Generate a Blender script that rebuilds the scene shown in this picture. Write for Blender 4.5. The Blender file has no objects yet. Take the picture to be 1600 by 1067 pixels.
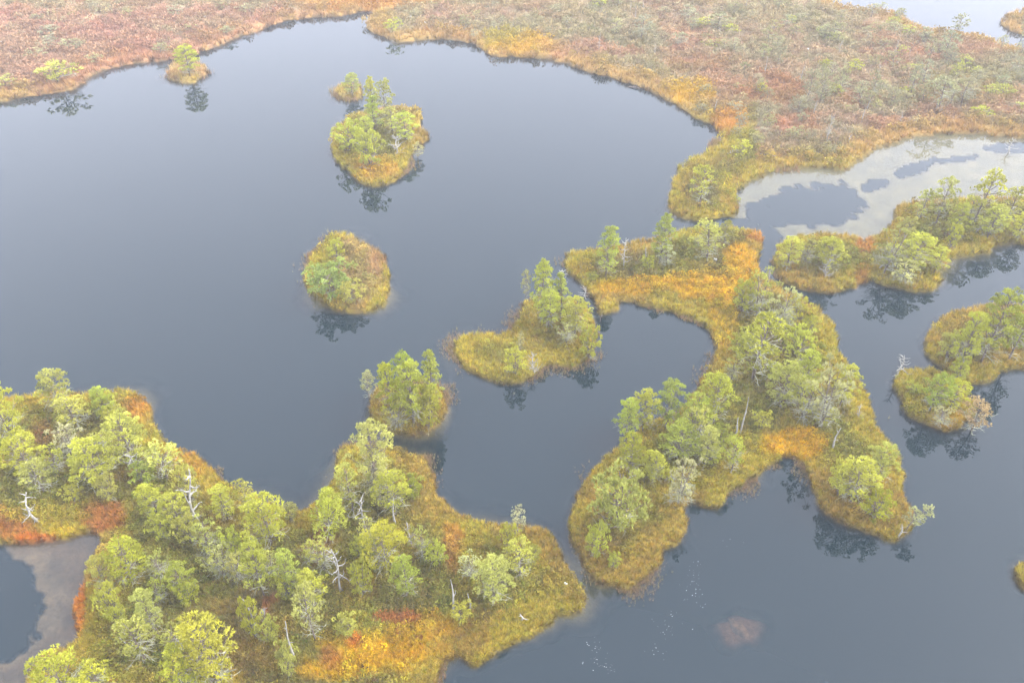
import bpy, math, random
import numpy as np
from mathutils import Vector, Matrix

random.seed(7); rng = np.random.default_rng(7)
S = bpy.context.scene
R = math.radians

# ------------------------------------------------------------------ camera
CAMH, PITCH, F = 40.0, R(38.0), 1280.0            # metres, angle below the horizon, focal length in photo pixels
sP, cP = math.sin(PITCH), math.cos(PITCH)
cam = bpy.data.cameras.new('camera'); co = bpy.data.objects.new('camera', cam)
S.collection.objects.link(co)
cam.sensor_width = 36; cam.lens = F/1600*36; cam.clip_end = 6000; cam.clip_start = .5
co.location = (0, 0, CAMH); co.rotation_euler = (R(90)-PITCH, 0, 0)
S.camera = co
S.render.resolution_x, S.render.resolution_y = 1024, 682

# ------------------------------------------------------------------ light
SUN_EL, SUN_AZ = R(46), R(88)                    # azimuth from +Y, clockwise: the sun stands behind the fog to the right
W = bpy.data.worlds.new('World'); S.world = W; W.use_nodes = True
nt = W.node_tree; nt.nodes.clear()
out = nt.nodes.new('ShaderNodeOutputWorld'); bg = nt.nodes.new('ShaderNodeBackground')
sky = nt.nodes.new('ShaderNodeTexSky'); sky.sky_type = 'NISHITA'; sky.sun_disc = False
sky.sun_elevation = SUN_EL; sky.sun_rotation = SUN_AZ
sky.air_density = 1.0; sky.dust_density = 7.0; sky.ozone_density = 1.0
hs = nt.nodes.new('ShaderNodeHueSaturation'); hs.inputs['Saturation'].default_value = .28
# overcast: fog evens the clear sky out, a little brighter towards the zenith
tc = nt.nodes.new('ShaderNodeTexCoord'); sx = nt.nodes.new('ShaderNodeSeparateXYZ')
mr = nt.nodes.new('ShaderNodeMapRange'); mr.inputs[1].default_value = 0; mr.inputs[2].default_value = 1
mr.inputs[3].default_value = 0; mr.inputs[4].default_value = 1
cr = nt.nodes.new('ShaderNodeValToRGB')
cr.color_ramp.elements[0].color = (7.5, 7.7, 9.3, 1); cr.color_ramp.elements[1].color = (14.2, 15.4, 18.9, 1)
mx = nt.nodes.new('ShaderNodeMix'); mx.data_type = 'RGBA'; mx.inputs['Factor'].default_value = .5
nt.links.new(tc.outputs['Generated'], sx.inputs[0]); nt.links.new(sx.outputs['Z'], mr.inputs[0])
nt.links.new(mr.outputs[0], cr.inputs[0])
nt.links.new(sky.outputs[0], hs.inputs['Color'])
nt.links.new(hs.outputs[0], mx.inputs['A']); nt.links.new(cr.outputs[0], mx.inputs['B'])
nt.links.new(mx.outputs['Result'], bg.inputs['Color']); bg.inputs['Strength'].default_value = .12
nt.links.new(bg.outputs[0], out.inputs['Surface'])
sl = bpy.data.lights.new('sun', 'SUN'); sl.energy = 1.5; sl.angle = R(40); sl.color = (1, .96, .9)
so = bpy.data.objects.new('sun', sl); S.collection.objects.link(so)
sd = Vector((math.sin(SUN_AZ)*math.cos(SUN_EL), math.cos(SUN_AZ)*math.cos(SUN_EL), math.sin(SUN_EL)))
so.rotation_euler = sd.to_track_quat('Z', 'Y').to_euler(); so.location = (0, 0, 60)
vs = S.view_settings
vs.view_transform = 'Standard'; vs.look = 'None'; vs.gamma = 1; vs.use_curve_mapping = False
vs.exposure = 1.93
HAZE = .0007

# ------------------------------------------------------------------ helpers
def gp(px, py, z=0.0):
    """photo pixel -> point on the level z"""
    u = (px-800)/F; v = (py-533)/F
    t = (CAMH-z)/(sP+v*cP)
    return np.array([u*t, (cP-v*sP)*t, z])
def depth(y, z=0.): return y*cP+(CAMH-z)*sP
def top_z(y, py):
    v = (py-533)/F
    return CAMH-y*(sP+v*cP)/(cP-v*sP)
VPY = 533+F/math.tan(PITCH)
def slide(cx, y0, y1):                              # x of an upright line through (cx, y0) at row y1
    return 800+(cx-800)*(VPY-y1)/(VPY-y0)

_perm = rng.permutation(65536)
_val = rng.random(65536)
def vnoise(x, y, seed=0):
    xi = np.floor(x).astype(np.int64); yi = np.floor(y).astype(np.int64)
    fx = x-xi; fy = y-yi; fx = fx*fx*(3-2*fx); fy = fy*fy*(3-2*fy)
    def h(a, b): return _val[_perm[(_perm[(a+seed*131) & 65535]+b) & 65535]]
    return (h(xi, yi)*(1-fx)+h(xi+1, yi)*fx)*(1-fy)+(h(xi, yi+1)*(1-fx)+h(xi+1, yi+1)*fx)*fy
def fbm(x, y, s=1., o=4, seed=0):
    r = 0; a = 1; t = 0
    for i in range(o):
        c, n = math.cos(.7*i), math.sin(.7*i)
        r = r+a*vnoise((x*c-y*n)/s, (x*n+y*c)/s, seed+i*17); t += a; a *= .5; s *= .5
    return r/t
def sm(x, a, b):
    t = np.clip((x-a)/(b-a), 0, 1); return t*t*(3-2*t)

def mesh_obj(name, verts, faces, mats, parent=None, smooth=False, loc=None):
    me = bpy.data.meshes.new(name)
    me.from_pydata([tuple(v) for v in verts], [], faces)
    for m in (mats if isinstance(mats, (list, tuple)) else [mats]): me.materials.append(m)
    if smooth: me.polygons.foreach_set('use_smooth', [True]*len(me.polygons))
    o = bpy.data.objects.new(name, me); S.collection.objects.link(o)
    if parent: o.parent = parent
    if loc is not None: o.location = loc
    return o
def tag(o, label=None, cat=None, group=None, kind=None):
    if label: o['label'] = label
    if cat: o['category'] = cat
    if group: o['group'] = group
    if kind: o['kind'] = kind
    return o
def empty(name, loc=(0, 0, 0)):
    o = bpy.data.objects.new(name, None); o.empty_display_size = .3
    S.collection.objects.link(o); o.location = loc; return o

class MB:                                           # mesh collector
    def __init__(s): s.v = []; s.f = []; s.t = []
    def tube(s, pts, rad, n=5, cap=True):
        pts = [Vector(p) for p in pts]; b0 = len(s.v)
        up = Vector((.31, .17, .93))
        for i, p in enumerate(pts):
            d = (pts[min(i+1, len(pts)-1)]-pts[max(i-1, 0)])
            if d.length < 1e-6: d = Vector((0, 0, 1))
            d.normalize(); a = d.cross(up)
            if a.length < .1: a = d.cross(Vector((1, 0, 0)))
            a.normalize(); b = d.cross(a)
            for k in range(n):
                w = 2*math.pi*k/n
                s.v.append(p+(a*math.cos(w)+b*math.sin(w))*rad[i])
        for i in range(len(pts)-1):
            for k in range(n):
                q = (k+1) % n
                s.f.append((b0+i*n+k, b0+i*n+q, b0+(i+1)*n+q, b0+(i+1)*n+k)); s.t.append(.5)
        if cap:
            e = len(s.v); s.v.append(pts[-1]); o = b0+(len(pts)-1)*n
            for k in range(n): s.f.append((o+k, o+(k+1) % n, e)); s.t.append(.5)
    def tri(s, a, b, c, t=.5):
        i = len(s.v); s.v += [a, b, c]; s.f.append((i, i+1, i+2)); s.t.append(t)
    def tuft(s, c, ax, ln, w, n, t, spread=.9):
        for _ in range(n):
            d = (ax+Vector((random.gauss(0, 1), random.gauss(0, 1), random.gauss(0, .8)))*spread)
            if d.length < .05: continue
            d.normalize()
            sd_ = d.cross(Vector((random.gauss(0, 1), random.gauss(0, 1), random.gauss(0, 1))))
            if sd_.length < .01: continue
            sd_.normalize(); l = ln*random.uniform(.7, 1.2)
            s.tri(c-sd_*w*.5, c+sd_*w*.5, c+d*l, t+random.uniform(-.12, .12))
    def mesh(s, name, mat, smooth=False):
        me = bpy.data.meshes.new(name)
        me.from_pydata([tuple(v) for v in s.v], [], s.f); me.materials.append(mat)
        a = me.attributes.new('tint', 'FLOAT', 'FACE'); a.data.foreach_set('value', s.t)
        if smooth: me.polygons.foreach_set('use_smooth', [True]*len(me.polygons))
        return me

# ------------------------------------------------------------------ materials
def newmat(name):
    m = bpy.data.materials.new(name); m.use_nodes = True; t = m.node_tree
    return m, t, t.nodes['Principled BSDF'], t.nodes, t.links
def ramp(N, cols):
    c = N.new('ShaderNodeValToRGB'); e = c.color_ramp.elements
    while len(e) < len(cols): e.new(.5)
    for k, (p, col) in zip(e, cols): k.position = p; k.color = (*col, 1)
    return c
def bark_mat(name, dark, light, scale=6):
    m, t, b, N, L = newmat(name)
    tc = N.new('ShaderNodeTexCoord'); mp = N.new('ShaderNodeMapping'); mp.inputs['Scale'].default_value = (1, 1, .3)
    n = N.new('ShaderNodeTexNoise'); n.inputs['Scale'].default_value = scale; n.inputs['Detail'].default_value = 6
    c = ramp(N, [(.35, dark), (.65, light)])
    L.new(tc.outputs['Object'], mp.inputs[0]); L.new(mp.outputs[0], n.inputs['Vector']); L.new(n.outputs[0], c.inputs[0])
    L.new(c.outputs[0], b.inputs['Base Color']); b.inputs['Roughness'].default_value = .9
    b.inputs['Specular IOR Level'].default_value = .2
    bm = N.new('ShaderNodeBump'); bm.inputs['Strength'].default_value = .4; bm.inputs['Distance'].default_value = .02
    L.new(n.outputs[0], bm.inputs['Height']); L.new(bm.outputs[0], b.inputs['Normal'])
    return m
M_bark = bark_mat('pine_bark', (.075, .058, .045), (.2, .165, .13))
M_silver = bark_mat('silver_deadwood', (.17, .162, .14), (.36, .345, .3), 9)
M_lichen = bark_mat('lichen_twigs', (.2, .2, .13), (.38, .38, .26), 5)
M_stone = bark_mat('pale_stone', (.4, .39, .36), (.75, .74, .7), 3)
M_log = bark_mat('dark_log', (.04, .032, .028), (.11, .09, .075), 5)

def leaf_mat(name, src, trans=.3, var=.5):
    """src: 'OBJ' takes the colour of the object, 'INST' the attribute of the instancer"""
    m, t, b, N, L = newmat(name)
    if src == 'OBJ':
        oi = N.new('ShaderNodeObjectInfo'); colr = oi.outputs['Color']
    else:
        at = N.new('ShaderNodeAttribute'); at.attribute_type = 'INSTANCER'; at.attribute_name = 'tcol'; colr = at.outputs['Color']
    ti = N.new('ShaderNodeAttribute'); ti.attribute_name = 'tint'
    mr = N.new('ShaderNodeMapRange'); mr.inputs[3].default_value = 1-var; mr.inputs[4].default_value = 1+var
    L.new(ti.outputs['Fac'], mr.inputs[0])
    mu = N.new('ShaderNodeVectorMath'); mu.operation = 'SCALE'
    L.new(colr, mu.inputs[0]); L.new(mr.outputs[0], mu.inputs['Scale'])
    L.new(mu.outputs[0], b.inputs['Base Color'])
    b.inputs['Roughness'].default_value = .8; b.inputs['Specular IOR Level'].default_value = .08
    tr = N.new('ShaderNodeBsdfTranslucent'); ms = N.new('ShaderNodeMixShader'); ms.inputs[0].default_value = trans
    L.new(mu.outputs[0], tr.inputs['Color']); L.new(b.outputs[0], ms.inputs[1]); L.new(tr.outputs[0], ms.inputs[2])
    L.new(ms.outputs[0], N['Material Output'].inputs['Surface'])
    return m
M_needle = leaf_mat('pine_needles', 'OBJ', .16, .7)
M_cover = leaf_mat('ground_cover', 'INST', .25, .4)

# terrain: moss and peat, colour of the plants from the vertex attribute
M_ground, t, b, N, L = newmat('moss_and_peat')
at = N.new('ShaderNodeAttribute'); at.attribute_name = 'Col'
tc = N.new('ShaderNodeTexCoord')
n1 = N.new('ShaderNodeTexNoise'); n1.inputs['Scale'].default_value = 3.2; n1.inputs['Detail'].default_value = 8; n1.inputs['Roughness'].default_value = .75
n2 = N.new('ShaderNodeTexNoise'); n2.inputs['Scale'].default_value = 14; n2.inputs['Detail'].default_value = 4
for n in (n1, n2): L.new(tc.outputs['Object'], n.inputs['Vector'])
c1 = ramp(N, [(.3, (.5, .5, .5)), (.7, (1.3, 1.3, 1.3))]); L.new(n1.outputs[0], c1.inputs[0])
c2 = ramp(N, [(.3, (.72, .7, .66)), (.7, (1.2, 1.2, 1.2))]); L.new(n2.outputs[0], c2.inputs[0])
m1 = N.new('ShaderNodeVectorMath'); m1.operation = 'MULTIPLY'; m2 = N.new('ShaderNodeVectorMath'); m2.operation = 'MULTIPLY'
L.new(at.outputs['Color'], m1.inputs[0]); L.new(c1.outputs[0], m1.inputs[1])
L.new(m1.outputs[0], m2.inputs[0]); L.new(c2.outputs[0], m2.inputs[1])
L.new(m2.outputs[0], b.inputs['Base Color']); b.inputs['Roughness'].default_value = .95; b.inputs['Specular IOR Level'].default_value = .1
bm = N.new('ShaderNodeBump'); bm.inputs['Strength'].default_value = .9; bm.inputs['Distance'].default_value = .12
L.new(n1.outputs[0], bm.inputs['Height']); L.new(bm.outputs[0], b.inputs['Normal'])

# water: Fresnel mirror over clear brown peat water that swallows the light
M_water = bpy.data.materials.new('bog_water'); M_water.use_nodes = True
N = M_water.node_tree.nodes; L = M_water.node_tree.links; N.clear()
o_ = N.new('ShaderNodeOutputMaterial'); fr = N.new('ShaderNodeFresnel'); fr.inputs['IOR'].default_value = 1.333
gl = N.new('ShaderNodeBsdfGlossy'); gl.inputs['Roughness'].default_value = .012
L.new(fr.outputs[0], gl.inputs['Color'])
tr = N.new('ShaderNodeBsdfTransparent')
da = N.new('ShaderNodeAttribute'); da.attribute_name = 'depth'        # metres of peat water under the surface
ex = []
for k_ in (-2.9, -3.3, -4.6):                                          # the brown water swallows blue first, there and back
    p1 = N.new('ShaderNodeMath'); p1.operation = 'MULTIPLY'; p1.inputs[1].default_value = k_
    p2 = N.new('ShaderNodeMath'); p2.operation = 'EXPONENT'; p3 = N.new('ShaderNodeMath'); p3.operation = 'SUBTRACT'; p3.inputs[1].default_value = .02; p3.use_clamp = True
    L.new(da.outputs['Fac'], p1.inputs[0]); L.new(p1.outputs[0], p2.inputs[0]); L.new(p2.outputs[0], p3.inputs[0]); ex.append(p3)
cc = N.new('ShaderNodeCombineColor')
for i_, p_ in enumerate(ex): L.new(p_.outputs[0], cc.inputs[i_])
L.new(cc.outputs[0], tr.inputs['Color'])
df = N.new('ShaderNodeBsdfDiffuse'); df.inputs['Color'].default_value = (.002, .0085, .012, 1)   # fine silt in the water
a1 = N.new('ShaderNodeAddShader'); a2 = N.new('ShaderNodeAddShader')
L.new(gl.outputs[0], a1.inputs[0]); L.new(df.outputs[0], a1.inputs[1])
L.new(a1.outputs[0], a2.inputs[0]); L.new(tr.outputs[0], a2.inputs[1]); L.new(a2.outputs[0], o_.inputs['Surface'])
tc = N.new('ShaderNodeTexCoord'); nn = N.new('ShaderNodeTexNoise'); nn.inputs['Scale'].default_value = 5; nn.inputs['Detail'].default_value = 3
bp = N.new('ShaderNodeBump'); bp.inputs['Strength'].default_value = .02; bp.inputs['Distance'].default_value = .003
L.new(tc.outputs['Object'], nn.inputs['Vector']); L.new(nn.outputs[0], bp.inputs['Height'])
L.new(bp.outputs[0], gl.inputs['Normal'])

# ------------------------------------------------------------------ shorelines (photo pixels, laid on the water level)
LAND = {}
LAND['heath'] = [(-1500,150),(-700,175),(-300,180),(0,157),(30,152),(70,147),(110,140),(135,122),(160,109),(200,101),(240,95),(275,92),(310,84),(350,66),(375,56),(410,46),(440,35),(480,28),(540,23),(580,18),(584,26),(571,38),(575,47),(595,57),(622,66),(650,63),(680,60),(700,62),(740,67),(760,82),(775,88),(830,90),(860,92),(890,100),(915,112),(950,121),(985,130),(1000,135),(1020,145),(1050,162),(1080,180),(1105,193),(1120,205),(1127,216),(1120,230),(1100,241),(1080,252),(1062,264),(1051,285),(1046,312),(1050,328),(1065,340),(1085,345),(1120,342),(1145,337),(1153,325),(1150,307),(1160,293),(1180,280),(1200,271),(1240,263),(1290,263),(1320,265),(1345,250),(1370,233),(1400,223),(1430,213),(1480,209),(1530,209),(1560,213),(1600,217),(1800,240),(2400,280),(2400,130),(1800,100),(1600,83),(1570,75),(1520,62),(1480,55),(1440,48),(1420,38),(1400,26),(1370,21),(1340,18),(1310,12),(1290,0),(1260,-14),(1230,-30),(1240,-60),(1400,-90),(2000,-110),(3000,-300),(-2500,-300)]
LAND['far islet'] = [(1565,35),(1575,26),(1600,19),(1680,14),(1760,30),(1680,62),(1600,54),(1580,48),(1567,42)]
LAND['c'] = [(266,119),(272,106),(288,99),(310,100),(322,108),(321,118),(305,127),(285,129)]
LAND['d'] = [(526,147),(534,139),(560,138),(564,151),(548,157),(532,154)]
LAND['e'] = [(519,235),(522,215),(535,195),(560,183),(600,172),(640,173),(661,185),(655,200),(668,213),(656,228),(646,240),(640,262),(620,283),(590,292),(565,288),(548,270),(529,255)]
LAND['f'] = [(476,430),(488,398),(518,373),(548,370),(578,385),(602,400),(608,430),(611,455),(597,479),(562,491),(530,489),(507,477),(490,462),(479,447)]
LAND['g'] = [(578,645),(584,612),(620,598),(660,598),(690,608),(698,632),(691,656),(665,678),(637,681),(602,670),(582,658)]
LAND['h'] = [(708,542),(716,530),(745,521),(785,525),(808,503),(818,478),(850,468),(900,472),(924,490),(931,520),(932,540),(920,560),(895,574),(868,572),(852,574),(830,592),(802,601),(770,597),(735,582),(716,562)]
LAND['i'] = [(880,410),(895,396),(930,391),(965,388),(1000,378),(1040,372),(1070,362),(1110,360),(1150,360),(1190,366),(1193,378),(1186,400),(1183,418),(1198,436),(1222,455),(1250,468),(1275,481),(1300,502),(1306,525),(1309,550),(1325,577),(1345,602),(1360,635),(1368,665),(1385,690),(1403,707),(1414,740),(1412,770),(1424,800),(1426,825),(1410,842),(1395,850),(1370,839),(1345,831),(1310,816),(1290,800),(1275,780),(1268,757),(1258,730),(1240,714),(1222,716),(1210,727),(1192,733),(1182,743),(1165,748),(1162,760),(1140,768),(1131,785),(1120,794),(1100,792),(1080,785),(1070,800),(1073,830),(1057,852),(1034,859),(1032,880),(1012,902),(995,915),(982,924),(960,918),(942,915),(922,900),(907,874),(896,857),(887,838),(885,820),(896,790),(910,755),(935,728),(960,704),(985,684),(1010,662),(1050,648),(1080,622),(1097,600),(1108,575),(1116,545),(1110,520),(1085,500),(1050,488),(1010,480),(972,470),(968,484),(950,490),(934,490),(928,468),(907,443),(888,428)]
LAND['jk'] = [(1206,402),(1214,434),(1227,445),(1258,453),(1300,459),(1329,453),(1343,445),(1362,439),(1379,445),(1402,450),(1427,456),(1452,455),(1466,445),(1473,428),(1486,405),(1511,400),(1534,397),(1552,387),(1576,380),(1600,383),(1750,398),(2100,430),(2100,330),(1750,315),(1600,312),(1540,312),(1469,316),(1406,322),(1402,340),(1394,354),(1373,365),(1357,372),(1345,379),(1329,372),(1295,369),(1248,370),(1222,384)]
LAND['l'] = [(1444,540),(1447,525),(1465,504),(1487,492),(1512,485),(1550,478),(1600,482),(1760,492),(1900,540),(1760,570),(1600,575),(1570,581),(1550,594),(1535,601),(1514,598),(1500,590),(1475,577),(1460,567),(1446,552)]
LAND['m'] = [(1394,596),(1400,587),(1417,581),(1450,581),(1487,586),(1506,602),(1508,617),(1523,632),(1518,654),(1509,663),(1487,675),(1470,673),(1442,662),(1421,652),(1414,635),(1401,618),(1394,607)]
LAND['n'] = [(1589,890),(1598,880),(1650,872),(1700,900),(1650,930),(1600,921),(1590,906)]
LAND['o'] = [(-700,610),(-300,600),(0,622),(40,622),(90,614),(150,614),(190,611),(215,617),(232,632),(240,655),(250,675),(262,690),(285,705),(310,716),(335,735),(346,752),(380,768),(420,788),(450,800),(470,802),(487,795),(505,777),(520,750),(527,722),(531,706),(548,698),(580,696),(612,702),(640,709),(665,713),(673,735),(680,760),(695,785),(715,803),(745,810),(770,819),(800,823),(830,826),(855,829),(871,850),(883,880),(896,905),(913,932),(908,956),(888,961),(871,961),(861,976),(835,992),(806,1007),(778,1018),(752,1037),(736,1042),(727,1032),(710,1027),(692,1040),(685,1067),(660,1150),(600,1400),(-100,1400),(30,1120),(42,1067),(60,1036),(85,1019),(118,1008),(122,990),(118,960),(124,930),(136,900),(139,878),(160,856),(148,832),(100,843),(50,850),(0,853),(-300,862),(-900,830)]

def smooth_poly(P):
    P = [gp(*p)[:2] for p in P]; n = len(P); o = []
    for i in range(n):
        a, b, c, d = P[i-1], P[i], P[(i+1) % n], P[(i+2) % n]
        for t in (0, .5):
            if t == 0: o.append(b)
            elif np.linalg.norm(c-b) < 25: o.append(.5*(b*2*1+(c-a)*t+(2*a-5*b+4*c-d)*t*t+(3*b-a-3*c+d)*t**3))
    return np.array(o)
POLY = {k: smooth_poly(v) for k, v in LAND.items()}

def signed_distance(X, Y):
    """metres to the nearest shore, > 0 on land"""
    best = np.full(X.shape, 1e9); inside = np.zeros(X.shape, bool)
    for P in POLY.values():
        lo = P.min(0)-12; hi = P.max(0)+12
        sel = (X > lo[0]) & (X < hi[0]) & (Y > lo[1]) & (Y < hi[1])
        if not sel.any(): continue
        x = X[sel]; y = Y[sel]; d2 = np.full(x.shape, 1e9); ins = np.zeros(x.shape, bool)
        for i in range(len(P)):
            ax, ay = P[i]; bx, by = P[(i+1) % len(P)]
            dx, dy = bx-ax, by-ay; l2 = dx*dx+dy*dy+1e-9
            t = np.clip(((x-ax)*dx+(y-ay)*dy)/l2, 0, 1)
            d2 = np.minimum(d2, (x-ax-t*dx)**2+(y-ay-t*dy)**2)
            if dy != 0:
                c = ((ay > y) != (by > y)) & (x < (bx-ax)*(y-ay)/dy+ax); ins ^= c
        best[sel] = np.minimum(best[sel], np.sqrt(d2)); inside[sel] |= ins
    d = np.where(inside, best, -np.minimum(best, 12))
    return d
def ragged(X, Y, d):
    k = np.clip(np.hypot(X, Y)/60, .6, 2)
    return d+((fbm(X, Y, 1.6, 3, 5)-.5)*.75+(fbm(X, Y, .45, 2, 9)-.5)*.55)*k*.75

BX, BY = gp(1156, 985, -.3)[:2]
def ell(u, v, cx, cy, rx, ry, a=0):
    c, s_ = math.cos(R(a)), math.sin(R(a)); x = (u-cx)*c+(v-cy)*s_; y = -(u-cx)*s_+(v-cy)*c
    return 1-np.sqrt((x/rx)**2+(y/ry)**2)
def shoal_right(X, Y):
    """moss growing up to the surface in the upper right pond; < 0 where it does, > 0 over its open holes"""
    u, v = pix(X, Y); L_ = []
    for cx, cy, rx, ry, a, o in [(1262,320,82,30,-10,0),(1305,318,44,30,0,0),(1200,338,46,16,12,.12),(1185,322,30,9,0,.3),(1366,288,28,10,-20,.2),(1425,264,42,9,-20,.12),(1500,248,50,6,-8,.45),(1590,231,60,9,0,.2),(1198,392,20,32,0,-.3),(1150,356,26,12,0,-.2)]:
        L_.append(ell(u, v, cx, cy, rx, ry, a)-o)
    f = np.maximum.reduce(L_)
    n = fbm(X+Y*.5, (Y-X*.25)*2.2, 2.4, 4, 37)-.5; n5 = fbm(X, Y, 1., 3, 19)-.5
    return f+n*.5+n5*.75, (u > 1140)*(v > 195)*(v < np.where(u > 1420, 372, 405))*(v > 345-(u-1140)*2.5)
def shoal_left(X, Y):
    u, v = pix(X, Y)
    f = np.maximum(ell(u, v, -20, 950, 98, 92), ell(u, v, -80, 930, 150, 85))
    n = fbm(X, Y, 1.8, 4, 23)-.5; n5 = fbm(X, Y, .6, 3, 29)-.5
    return f+n*.7+n5*.6, (u < 190)*(v > 800)
def pix(X, Y):
    dp = Y*cP+CAMH*sP
    return 800+F*X/dp, 533+F*(CAMH*cP-Y*sP)/dp
def height(X, Y, d):
    hum = fbm(X, Y, 1.7, 3, 21); hb = fbm(X, Y, 6, 2, 33)
    land = .05+.24*sm(d, 0, .22)+.16*sm(d, .3, 2.2)+(hum-.45)*.5*sm(d, .3, 2)+(hb-.4)*.5*sm(d, 1, 6)
    land = np.maximum(land, .04)
    dn = -d
    sf = sm(fbm(X, Y, 7, 2, 61), .42, .66)
    bed = -((2.2-1.98*sf)*dn+.35*np.maximum(dn-.6, 0)+.3*np.maximum(dn-1.5, 0))-.02-(hum*.1)*sm(dn, 0, .5)
    w = np.arctan2(Y-BY, X-BX); rr = np.hypot(X-BX, Y-BY)/(1.5*(1+.2*np.sin(2*w+1)+.1*np.sin(5*w)))
    bed = np.maximum(np.maximum(bed, -3), -.3-2.2*np.maximum(rr-.6, 0)**1.4)            # silt heaped round the sunken boulder
    w1, m1 = shoal_right(X, Y); w2, m2 = shoal_left(X, Y); tex = fbm(X, Y, .7, 4, 64)-.5
    bed = np.where(m1 > 0, -.02-.03*(tex+.5)-1.3*sm(w1, -.03, .1), bed)
    bed = np.where(m2 > 0, -.05-.05*(tex+.5)-1.3*sm(w2, -.04, .16), bed)
    return np.where(d > 0, land, bed)

# ------------------------------------------------------------------ plant colours (albedo) over the bog
def pix(X, Y):
    dp = Y*cP+CAMH*sP
    return 800+F*X/dp, 533+F*(CAMH*cP-Y*sP)/dp
GOLD = (.34,.255,.022); ORANGE = (.46,.27,.005); RED = (.33,.115,.03); YEL = (.34,.26,.03)
OLIVE = (.21,.185,.035); BROWN = (.14,.1,.035); RUST = (.24,.12,.035); PINK = (.34,.2,.13); TAN = (.3,.21,.12)
SPLAT = [  # centre, radii, colour, strength
 (600,1020,95,42,ORANGE,1),(540,1055,70,22,ORANGE,.9),(655,985,60,22,(.4,.24,.02),.8),(615,972,42,9,RED,.9),(556,1008,20,20,(.42,.13,.02),.8),(520,1040,22,22,RED,.6),
 (18,824,48,24,RED,.8),(165,812,38,28,RED,.8),(62,846,55,8,(.42,.13,.02),.9),(112,836,30,10,(.45,.33,.02),.9),(70,810,70,16,YEL,.7),
 (126,950,10,60,(.45,.16,.02),.9),(70,690,26,26,RUST,.7),(215,645,24,30,(.4,.17,.02),.7),(300,725,40,26,(.37,.2,.02),.7),(495,875,26,20,RUST,.9),(510,850,22,18,RUST,.8),
 (1110,455,80,24,ORANGE,1),(1160,425,30,36,ORANGE,1),(1130,505,26,48,ORANGE,.95),(1010,455,80,13,ORANGE,.8),(1235,698,52,22,ORANGE,1),(1130,540,26,60,GOLD,.7),(1185,375,30,12,(.4,.17,.03),.8),
 (830,76,72,13,ORANGE,.8),(780,65,40,12,GOLD,.7),(1075,152,48,16,ORANGE,.8),(1145,195,30,24,(.42,.2,.03),.9),(560,8,130,13,(.42,.2,.04),.95),(900,80,60,14,(.38,.17,.11),.45),
 (1320,165,45,16,RED,.4),(1210,150,60,24,RED,.5),(1090,110,60,15,RED,.35),(1240,200,50,16,(.36,.13,.06),.4),(1500,150,90,30,OLIVE,.4),
 (293,113,40,22,(.36,.29,.05),.8),(545,147,26,16,(.36,.28,.05),.7),(590,412,20,30,(.2,.09,.045),.8),(565,425,45,60,(.3,.2,.08),.7),(590,272,40,18,(.42,.24,.02),.9),
 (60,90,300,70,(.35,.15,.115),.5),(300,45,220,40,(.32,.16,.11),.5),(420,960,8,22,RED,.7),(432,945,8,8,RED,.7),(710,860,20,50,(.4,.14,.03),.5),
 (850,520,70,50,(.27,.2,.03),.5),(1345,450,12,30,(.4,.15,.03),.6),(1350,385,16,16,(.4,.16,.04),.7),(1480,665,30,14,(.4,.25,.02),.8),
]
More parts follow.
